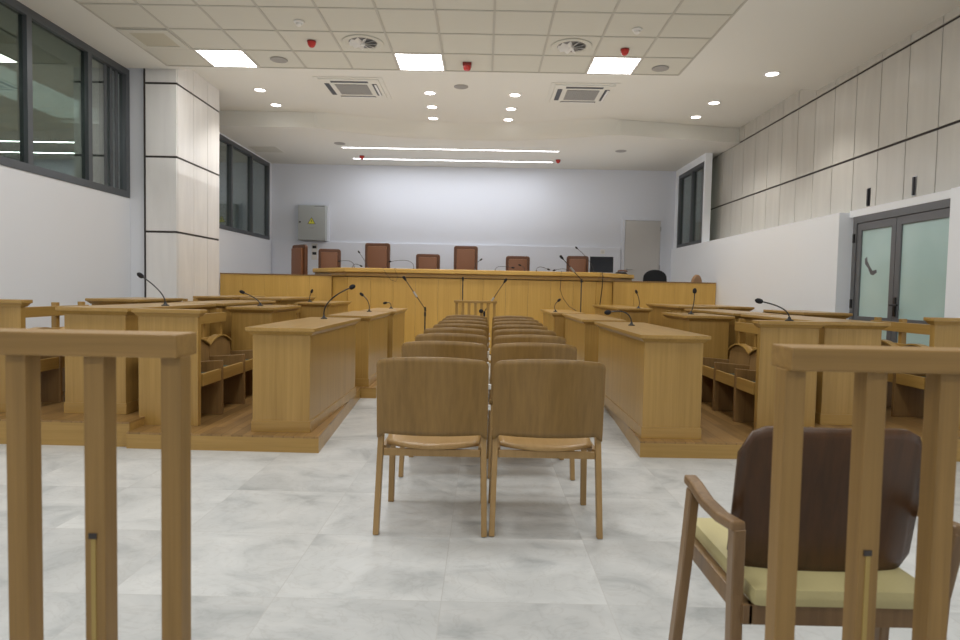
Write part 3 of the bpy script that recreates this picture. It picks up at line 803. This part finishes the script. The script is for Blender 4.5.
# ------------------------------------------------------------------ microphones
def mic(label, base, head, up=.6, group='gooseneck microphones on the desks', r=.005, hr=.016, bend=None, cat='microphone'):
    bx_, by_, bz_ = base; t = thing('gooseneck_microphone', label, cat, base, 0, group)
    h = Vector(head) - Vector(base)
    bm = bmesh.new(); lathe(bm, [(0, 0), (.030, 0), (.030, .006), (.014, .014), (.008, .030), (0, .030)]); obj('base', bm, 'black', t, smooth=50)
    ctrl = Vector(bend) if bend else Vector((h.x * .12, h.y * .12, h.z * up))
    P = bez((0, 0, .02), ctrl, h, 14)
    bm = bmesh.new(); tube(bm, P, r, 8); obj('gooseneck', bm, 'darksteel', t, smooth=60)
    d = (P[-1] - P[-3]).normalized(); p = P[-1]
    bm = bmesh.new(); tube(bm, [p - d * .012, p - d * .005, p + d * .012, p + d * .032, p + d * .044], 0, 12, rs=[hr * .45, hr * .9, hr * 1.1, hr * .95, hr * .4]); obj('head', bm, 'foam', t, smooth=60)
    return t
D = .836
mic('black gooseneck microphone leaning right on the nearest left counsel desk', (-1.42, 5.70, D), (-1.18, 5.68, 1.118), bend=(-.02, 0, .17), r=.006, hr=.020)
mic('black gooseneck microphone leaning left on the nearest rear desk at the left', (-2.60, 5.22, .94), (-2.78, 5.20, 1.175), bend=(.0, 0, .11), hr=.018)
mic('black gooseneck microphone leaning left on the middle left counsel desk', (-1.355, 7.6, D), (-1.435, 7.6, 1.03), bend=(.01, 0, .13))
mic('short black gooseneck microphone on the farthest left counsel desk', (-1.29, 8.95, D), (-1.36, 8.95, .915), bend=(.0, 0, .10))
mic('black gooseneck microphone leaning left on the nearer inner end cabinet at the left', (-2.27, 6.5, .915), (-2.44, 6.5, 1.045), bend=(-.02, 0, .075))
mic('small upright gooseneck microphone on the farther inner end cabinet at the left', (-2.34, 8.62, .915), (-2.32, 8.62, 1.045), bend=(-.01, 0, .06))
mic('black gooseneck microphone bent flat to the left on the nearest right counsel desk', (1.30, 5.60, D), (1.10, 5.58, .95), bend=(-.01, 0, .155), r=.006, hr=.020)
mic('black gooseneck microphone leaning left on the inner seat row end panel at the right', (2.235, 4.68, .94), (2.02, 4.67, 1.078), bend=(.0, 0, .10), hr=.018)
mic('thin gooseneck microphone standing on the farthest right counsel desk', (1.01, 8.95, D), (1.045, 8.95, .99), bend=(-.04, 0, .09))
mic('black gooseneck microphone standing upright on the nearer inner end cabinet at the right', (2.14, 6.6, .915), (2.17, 6.6, 1.14), bend=(.03, 0, .08), hr=.020)
mic('thin gooseneck microphone standing upright on the farther inner end cabinet at the right', (2.12, 8.75, .915), (2.09, 8.75, 1.125), bend=(.03, 0, .08))
W = 1.46; G2 = 'gooseneck microphones on the judges bench'
for lab, b, h, bd in (('thin gooseneck microphone on the bench, bent left beside the tallest left chair', (-1.25, 11.4, W), (-1.66, 11.4, 1.595), (.02, 0, .22)),
                      ('gooseneck microphone pointing up left from the bench edge in front of the tall left chair', (-2.05, 11.35, W), (-2.22, 11.4, 1.74), (-.07, 0, .15)),
                      ('short gooseneck microphone on the bench in front of the second chair, pointing left', (-2.31, 11.4, W), (-2.56, 11.4, 1.585), (.0, 0, .17)),
                      ('short gooseneck microphone on the left bench part drooping right', (-2.37, 11.52, W), (-2.22, 11.5, 1.515), (.03, 0, .12)),
                      ('gooseneck microphone on the bench centre with its neck bent over to the right', (.20, 11.4, W), (.50, 11.4, 1.53), (.0, 0, .12)),
                      ('gooseneck microphone in front of the low chair right of the centre', (.72, 11.42, W), (.645, 11.38, 1.57), (.02, 0, .08)),
                      ('gooseneck microphone bent right between the two rightmost leather chairs', (.93, 11.4, W), (1.13, 11.4, 1.515), (.0, 0, .14)),
                      ('low gooseneck microphone pointing left in front of the rightmost leather chair', (1.50, 11.4, W), (1.26, 11.4, 1.50), (-.05, 0, .10)),
                      ('small gooseneck microphone beside the central tall chair', (-.16, 11.4, W), (-.07, 11.4, 1.65), (-.02, 0, .12))):
    mic(lab, b, h, group=G2, bend=bd, r=.004, hr=.014)

def floor_stand(label, x, y, ztop, boom, tilt=0.0, head=True):
    t = thing('microphone_stand', label, 'microphone stand', (x, y, 0), 0, 'microphone floor stands')
    for k in range(3):
        a = 2 * PI * k / 3 + .4; bm = bmesh.new(); tube(bm, [(0, 0, .14), (.25 * math.cos(a), .25 * math.sin(a), .012)], .008, 8); obj('leg', bm, 'black', t)
    bm = bmesh.new(); tube(bm, [(0, 0, .08), (0, 0, .75)], .011); obj('tube', bm, 'black', t)
    bm = bmesh.new(); tube(bm, [(0, 0, .72), (0, 0, ztop)], .009); obj('pole', bm, 'darksteel', t)
    bm = bmesh.new(); cyl(bm, 0, 0, .70, .76, .018); obj('clutch', bm, 'black', t)
    if boom:
        a, b = boom; bm = bmesh.new(); tube(bm, [a, b], .0065); obj('boom', bm, 'black', t)
        p, q2 = Vector(a), Vector(b); d = (q2 - p).normalized()
        bm = bmesh.new(); m = p + d * (p - q2).length * .55; tube(bm, [m - d * .05, m + d * .05], .016); obj('clip', bm, 'steel', t)
        bm = bmesh.new(); tube(bm, [q2, q2 + d * .03, q2 + d * .07, q2 + d * .085], 0, rs=[.010, .020, .022, .010]); obj('microphone', bm, 'foam', t, smooth=60)
    bm = bmesh.new(); cyl(bm, 0, 0, ztop - .04, ztop + .02, .016); obj('joint', bm, 'black', t)
    return t
floor_stand('black microphone stand with boom rising to the left, left of the witness rail', -.90, 9.9, .82, ((0.02, 0, .78), (-.30, 0, 1.24)))
floor_stand('straight black microphone stand behind the left end of the witness rail', -.33, 10.1, 1.30, None)
floor_stand('black microphone stand with boom rising to the right behind the witness rail', .02, 10.25, .76, ((-.10, 0, .62), (.30, 0, 1.24)))
floor_stand('tall black microphone stand with boom rising left, by the farthest right counsel desk', 1.575, 10.35, 1.31, ((.03, 0, 1.28), (-.30, 0, 1.64)))
mic('long gooseneck microphone on the bench rising left in front of the rightmost leather chair', (1.95, 11.4, W), (1.64, 11.38, 1.89), group=G2, bend=(-.04, 0, .22), r=.004, hr=.015)

# witness rail
t = thing('witness_rail', 'small curved oak witness rail with turned balusters at the end of the chair aisle', 'railing', (-.115, 9.5, 0), 0)
arc = [(-.30 + .60 * k / 12, -.10 * (1 - ((k - 6) / 6.0) ** 2), .945) for k in range(13)]
bm = bmesh.new(); tube(bm, arc, 0, sq=(.075, .035)); obj('top_rail', bm, 'oak_x', t, bevel=.004)
bm = bmesh.new(); tube(bm, [(p[0], p[1], .06) for p in arc], 0, sq=(.075, .04)); obj('bottom_rail', bm, 'oak_x', t, bevel=.004)
for k in range(7):
    p = arc[k * 2]; px = p[0] * .93
    bm = bmesh.new(); bx(bm, px - .021, px + .021, p[1] - .021, p[1] + .021, 0, .93, bev=.004); obj('baluster', bm, 'oak_z', t)
mc = mic('black microphone clipped below the witness rail top', (-.05, 9.29, 0), (-.03, 9.28, .80), bend=(0, 0, .5), group='gooseneck microphones on the desks', hr=.03)
mc.name = 'standing_microphone'; mc['label'] = 'short black standing microphone in front of the witness rail'

# ------------------------------------------------------------------ back wall fittings
t = thing('electrical_cabinet', 'grey wall mounted electrical cabinet with a yellow warning triangle', 'cabinet', (-3.80, YB, 2.14), 0)
obj('back_frame', box(-.36, .35, -.03, 0, -.01, .82, bev=.004), 'white', t)
obj('housing', box(-.30, .30, -.20, -.03, 0, .76, bev=.004), 'boxgrey', t)
dr = obj('door', box(-.295, .295, -.215, -.201, .01, .755, bev=.004), 'boxgrey', t)
obj('lock', box(-.27, -.235, -.225, -.2149, .375, .41, bev=.004), 'black', dr)
bm = bmesh.new(); extrude_poly(bm, [(-.09, -.2175, .35), (.09, -.2175, .35), (0, -.2175, .50)], (0, .003, 0)); sg = obj('warning_sign', bm, 'joint', dr)
bm = bmesh.new(); extrude_poly(bm, [(-.072, -.2195, .36), (.072, -.2195, .36), (0, -.2195, .482)], (0, .002, 0)); sg2 = obj('warning_sign_face', bm, 'yellow', dr)
bm = bmesh.new(); extrude_poly(bm, [(.012, -.2215, .455), (-.018, -.2215, .415), (-.002, -.2215, .412), (-.012, -.2215, .370), (.018, -.2215, .418), (.002, -.2215, .421)], (0, .002, 0)); obj('lightning_bolt', bm, 'joint', dr)
bm = bmesh.new()
for z, w in ((.27, .07), (.255, .05)): bx(bm, -w, w, -.2165, -.2149, z, z + .006)
obj('small_print', bm, 'greyp', dr)
obj('maker_strip', box(.06, .28, -.2165, -.2149, .735, .745), 'darksteel', dr)
t = thing('switch_panel', 'narrow white switch plate with dark switches below the grey cabinet', 'switch', (-3.775, YB - .035, 1.72), 0)
obj('plate', box(-.065, .065, -.012, 0, 0, .36, bev=.003), 'wplastic', t)
for z in (.25, .11): obj('switch', box(-.045, .045, -.02, -.012, z, z + .06, bev=.003), 'black', t)
t = thing('wall_socket', 'small white wall socket above the monitor', 'socket', (2.62, YB - .035, 1.97), 0)
obj('plate', box(-.05, .05, -.012, 0, 0, .1, bev=.003), 'wmetal', t)
obj('outlet', box(-.03, .03, -.016, -.012, .02, .08, bev=.004), 'wplastic', t)

# ------------------------------------------------------------------ ceiling fittings
def led_panel(label, c):
    x0 = TX0 + c * TW; y1 = TY1
    t = thing('ceiling_light', label, 'ceiling light', (x0 + TW / 2, y1 - TW / 2, ZN), 0, 'square ceiling light panels')
    h = TW / 2 - .012
    bm = bmesh.new(); f = .015
    for a in ((-h, h, -h, -h + f), (-h, h, h - f, h), (-h, -h + f, -h + f, h - f), (h - f, h, -h + f, h - f)): bx(bm, *a, -.004, .03)
    obj('frame', bm, 'wmetal', t); obj('diffuser', box(-h + f, h - f, -h + f, h - f, .0, .02), 'led', t)
led_panel('bright square ceiling light panel nearest the left windows', 1)
led_panel('bright square ceiling light panel in the middle of the tile ceiling', 5)
led_panel('bright square ceiling light panel at the right of the tile ceiling', 9)

t = thing('ceiling_vent', 'beige square return air grille in the tile ceiling near the left wall', 'vent', (TX0 + TW * .5, TY1 - TW * 1.5, ZN), 0)
bm = bmesh.new()
for a in ((-.28, .28, -.28, -.20), (-.28, .28, .20, .28), (-.28, -.20, -.2, .2), (.20, .28, -.2, .2)): bx(bm, *a, -.012, 0, bev=.003)
obj('frame', bm, 'tile', t); obj('mesh', box(-.2, .2, -.2, .2, -.006, 0), 'beige', t)

def diffuser(label, c):
    t = thing('air_diffuser', label, 'air diffuser', (TX0 + TW * (c + .5), TY1 - TW * 1.5, ZN), 0, 'round swirl air diffusers')
    bm = bmesh.new(); lathe(bm, [(.235, 0), (.235, -.006), (.205, -.014), (.175, -.006), (.16, .0)], seg=36); obj('rim', bm, 'tile', t, smooth=50)
    bm = bmesh.new(); lathe(bm, [(0, -.001), (.165, -.001), (.165, .0)], seg=36); obj('throat', bm, 'greyd', t)
    for k in range(10):
        a = 2 * PI * k / 10; R = Matrix.Rotation(a, 4, 'Z') @ Matrix.Translation((.095, 0, -.014)) @ Matrix.Rotation(.55, 4, 'X')
        bm = bmesh.new(); bx(bm, -.062, .062, -.024, .024, -.0015, .0015, mat=R); obj('blade', bm, 'wplastic', t)
    bm = bmesh.new(); lathe(bm, [(0, -.03), (.025, -.028), (.032, -.004), (0, -.004)]); obj('hub', bm, 'wplastic', t, smooth=50)
diffuser('round swirl air diffuser in a ceiling tile left of the middle light panel', 4)
diffuser('round swirl air diffuser in a ceiling tile left of the right light panel', 8)

def speaker(label, x, y, z):
    t = thing('ceiling_speaker', label, 'speaker', (x, y, z), 0, 'round grey ceiling speakers')
    bm = bmesh.new(); lathe(bm, [(.105, 0), (.105, -.006), (.095, -.010), (.088, -.006)], seg=32); obj('rim', bm, 'greyp', t, smooth=50)
    bm = bmesh.new(); lathe(bm, [(0, -.008), (.09, -.006), (.09, 0)], seg=32); obj('grille', bm, 'greyp', t, smooth=50)
speaker('round grey ceiling speaker in a tile beside the left light panel', TX0 + TW * 2.5 + .04, TY1 - TW * .5, ZN)
speaker('round grey ceiling speaker in a tile beside the right light panel', TX0 + TW * 10.5, TY1 - TW * .4, ZN)
speaker('round grey ceiling speaker between the two air conditioning cassettes', -.39, 9.52, ZM)
speaker('round grey ceiling speaker at the left end of the front light strip', -2.77, 12.2, ZLO)
speaker('round grey ceiling speaker right of the light strips', 2.57, 12.39, ZLO)

def detector(label, x, y, z):
    t = thing('fire_sounder', label, 'fire alarm', (x, y, z), 0, 'red ceiling fire sounders')
    bm = bmesh.new(); lathe(bm, [(0, 0), (.052, 0), (.052, -.012), (0, -.012)], seg=24); obj('base', bm, 'redd', t, smooth=50)
    bm = bmesh.new(); lathe(bm, [(.046, -.012), (.046, -.035), (.030, -.062), (.012, -.070), (0, -.070)], seg=24); obj('body', bm, 'red', t, smooth=40)
detector('red dome fire sounder on a ceiling tile between the left and middle light panels', -2.03, 7.47, ZN)
detector('red dome fire sounder on the ceiling tile above the right light panel', 1.575, 7.54, ZN)
detector('small red fire sounder at the left end of the rear light strip', -2.56, 13.3, ZLO)
detector('small red fire sounder at the right end of the rear light strip', 1.48, 13.33, ZLO)
t = thing('alarm_beacon', 'square dark red alarm beacon on the tile right of the middle light panel', 'fire alarm', (-.262, 8.10, ZN), 0)
bm = bmesh.new(); bx(bm, -.055, .055, -.055, .055, -.035, 0, bev=.008); obj('base', bm, 'redd', t)
bm = bmesh.new(); lathe(bm, [(.048, -.035), (.045, -.07), (.03, -.085), (0, -.085)], seg=20); obj('lens', bm, 'red', t, smooth=40)
for lab, x, y in (('small white smoke detector at the top left of the tile ceiling', -2.02, 6.93), ('small white smoke detector at the top right of the tile ceiling', 1.58, 6.97)):
    t = thing('smoke_detector', lab, 'smoke detector', (x, y, ZN), 0, 'white smoke detectors')
    bm = bmesh.new(); lathe(bm, [(0, 0), (.055, 0), (.055, -.01), (.045, -.018), (0, -.018)], seg=24); obj('base', bm, 'wplastic', t, smooth=50)
    bm = bmesh.new(); lathe(bm, [(.032, -.018), (.034, -.035), (.02, -.048), (0, -.048)], seg=20); obj('chamber', bm, 'wplastic', t, smooth=50)

def downlight(label, x, y):
    t = thing('downlight', label, 'downlight', (x, y, ZM), 0, 'round recessed downlights')
    bm = bmesh.new(); lathe(bm, [(.105, 0), (.105, -.006), (.09, -.010), (.078, -.004), (.074, -.001)], seg=28); obj('trim_ring', bm, 'wmetal', t, smooth=50)
    bm = bmesh.new(); lathe(bm, [(0, -.002), (.076, -.002), (.076, 0)], seg=28); obj('lamp', bm, 'lamp', t)
F = 1.0135
for x, y, lab in ((-3.414, 9.73, 'round downlight nearest the clad column, the front one of two at the left'), (-3.427, 10.51, 'round downlight at the left, the rear one of two'),
                  (-.862, 9.722, 'round downlight in the left middle column of three, front'), (-.891, 10.457, 'round downlight in the left middle column of three, centre'), (-.926, 11.14, 'round downlight in the left middle column of three, rear'),
                  (.411, 9.742, 'round downlight in the right middle column of three, front'), (.383, 10.486, 'round downlight in the right middle column of three, centre'), (.365, 11.14, 'round downlight in the right middle column of three, rear'),
                  (3.466, 9.957, 'round downlight at the right, the middle one of three in line'), (3.454, 10.751, 'round downlight at the right, the rearmost of three in line')):
    downlight(lab, x * F, y * F)
t_ = downlight
def downlight_low(label, x, y):
    t = thing('downlight', label, 'downlight', (x, y, ZN), 0, 'round recessed downlights')
    bm = bmesh.new(); lathe(bm, [(.105, 0), (.105, -.006), (.09, -.010), (.078, -.004), (.074, -.001)], seg=28); obj('trim_ring', bm, 'wmetal', t, smooth=50)
    bm = bmesh.new(); lathe(bm, [(0, -.002), (.076, -.002), (.076, 0)], seg=28); obj('lamp', bm, 'lamp', t)
downlight_low('round downlight at the right, closest to the clad wall and the camera', 3.60, 8.27)

def cassette(label, x, y):
    t = thing('air_conditioner', label, 'air conditioner', (x, y, ZM - .003), 0, 'ceiling air conditioning cassettes')
    bm = bmesh.new(); h = .43
    bx(bm, -h, h, -h, h, -.022, 0, bev=.008); obj('panel', bm, 'gypsum', t)
    obj('surround', box(-h - .06, h + .06, -h - .06, h + .06, -.004, 0, bev=.002), 'gypsum', t)
    bm = bmesh.new(); g = .235
    bx(bm, -g, g, -g, g, -.028, -.022); gr = obj('grille', bm, 'greyd', t)
    bm = bmesh.new()
    for k in range(15): bx(bm, -g, g, -g + .031 * k + .006, -g + .031 * k + .018, -.032, -.028)
    for k in range(15): bx(bm, -g + .031 * k + .008, -g + .031 * k + .014, -g, g, -.0325, -.0285)
    obj('grille_bars', bm, 'grillebar', gr)
    for k, d in enumerate(((0, -1), (0, 1), (-1, 0), (1, 0))):
        a, b = .27, .035
        cx, cy = d[0] * .345, d[1] * .345
        hx, hy = (a, b) if d[0] == 0 else (b, a)
        s = obj('air_slot', box(cx - hx, cx + hx, cy - hy, cy + hy, -.026, -.022, bev=.002), 'black' if d != (0, 1) else 'greyd', t)
        ox, oy = cx + d[0] * .012, cy + d[1] * .012
        if d == (0, -1) or d == (-1, 0): continue
        obj('flap', box(ox - hx * (.95 if d[0] == 0 else .45), ox + hx * (.95 if d[0] == 0 else .45), oy - hy * (.45 if d[0] == 0 else .95), oy + hy * (.45 if d[0] == 0 else .95), -.034, -.0265, bev=.002), 'wmetal', s)
cassette('white square ceiling air conditioning cassette left of the downlight columns', -1.99, 9.67)
cassette('white square ceiling air conditioning cassette right of the downlight columns', 1.40, 9.74)

for lab, x0, x1, y in (('long thin ceiling light strip, the front one of two over the judges bench', -2.79, 1.39, 12.50), ('thin ceiling light strip, the rear one of two over the judges bench', -2.79, 1.385, 13.55)):
    t = thing('light_strip', lab, 'ceiling light', ((x0 + x1) / 2, y, ZLO), 0, 'linear light strips')
    L = (x1 - x0) / 2
    bm = bmesh.new(); bx(bm, -L - .01, L + .01, -.035, -.026, -.012, 0); bx(bm, -L - .01, L + .01, .026, .035, -.012, 0); obj('profile', bm, 'wmetal', t)
    obj('diffuser', box(-L, L, -.026, .026, -.010, 0), 'linear', t)
for lab, x, y in (('faint white access hatch in the low ceiling near the far left window', -4.38, 12.85),):
    t = thing('access_hatch', lab, 'hatch', (x, y, ZLO), 0)
    obj('lid', box(-.27, .27, -.25, .25, -.006, 0, bev=.002), 'tile', t)
    obj('edge', box(-.29, .29, -.27, .27, -.003, 0), 'gypsum', t)

# ------------------------------------------------------------------ lamps, world, camera
def area(x, y, z, sx, sy, p, col=(1, .985, .965), rot=(0, 0, 0)):
    l = bpy.data.lights.new('room_light', 'AREA'); l.shape = 'RECTANGLE'; l.size = sx; l.size_y = sy; l.energy = p; l.color = col
    o = bpy.data.objects.new('room_light', l); COL.objects.link(o); o.location = (x, y, z); o.rotation_euler = rot; return o
for y in (5.7, 3.3, .9, -1.5):
    for c in (1, 5, 9): area(TX0 + (c + .5) * TW, y, ZN - .01, .58, .58, 22)
for x, y in ((-3.46, 9.86), (-3.47, 10.65), (-.874, 9.85), (-.9, 10.6), (.41, 9.87), (.39, 10.63), (3.5, 10.1), (3.5, 10.9), (3.6, 8.27)):
    l = bpy.data.lights.new('downlight_beam', 'SPOT'); l.energy = 66; l.spot_size = math.radians(110); l.spot_blend = .6; l.shadow_soft_size = .07; l.color = (1, .95, .88)
    o = bpy.data.objects.new('downlight_beam', l); COL.objects.link(o); o.location = (x, y, (ZM if y > 9 else ZN) - .02)
area(-.7, 12.5, ZLO - .014, 4.1, .05, 19, (.93, .95, 1))
area(-.7, 13.55, ZLO - .014, 4.1, .05, 19, (.93, .95, 1))
for y, p in ((-.6, 30), (4.2, 32), (8.7, 36)): area(-.4, y, 2.6, 7.4, 3.6, p, (1, .985, .965), (PI, 0, 0))  # added unseen uplights in mid-air that brighten the ceiling
area(-.3, 12.4, 2.4, 7.4, 2.4, 26, (.97, .98, 1), (PI, 0, 0))  # added unseen uplight for the low ceiling and back wall
area(-6.8, 8, 3.9, 1.0, 6.0, 40, (.85, .92, 1))
w = bpy.data.worlds.new('world'); SC.world = w; w.use_nodes = True
w.node_tree.nodes['Background'].inputs[0].default_value = (.8, .85, .9, 1); w.node_tree.nodes['Background'].inputs[1].default_value = .3

cam = bpy.data.cameras.new('camera'); co = bpy.data.objects.new('camera', cam); COL.objects.link(co)
cam.sensor_width = 36; cam.lens = 24.0; cam.clip_start = .05
R = Matrix.Rotation(math.radians(.27), 3, 'Z') @ Matrix.Rotation(PI / 2 - math.radians(2.68), 3, 'X') @ Matrix.Rotation(math.radians(1.15), 3, 'Z')
co.matrix_world = Matrix.Translation((0, 0, 1.12)) @ R.to_4x4()
cam.dof.use_dof = True; cam.dof.focus_distance = 4.6; cam.dof.aperture_fstop = 5.0
SC.camera = co
SC.view_settings.view_transform = 'Standard'; SC.view_settings.look = 'None'; SC.view_settings.exposure = 0.0
try:
    SC.cycles.use_denoising = True; SC.cycles.max_bounces = 8; SC.cycles.diffuse_bounces = 5; SC.cycles.sample_clamp_indirect = 8
except Exception: pass
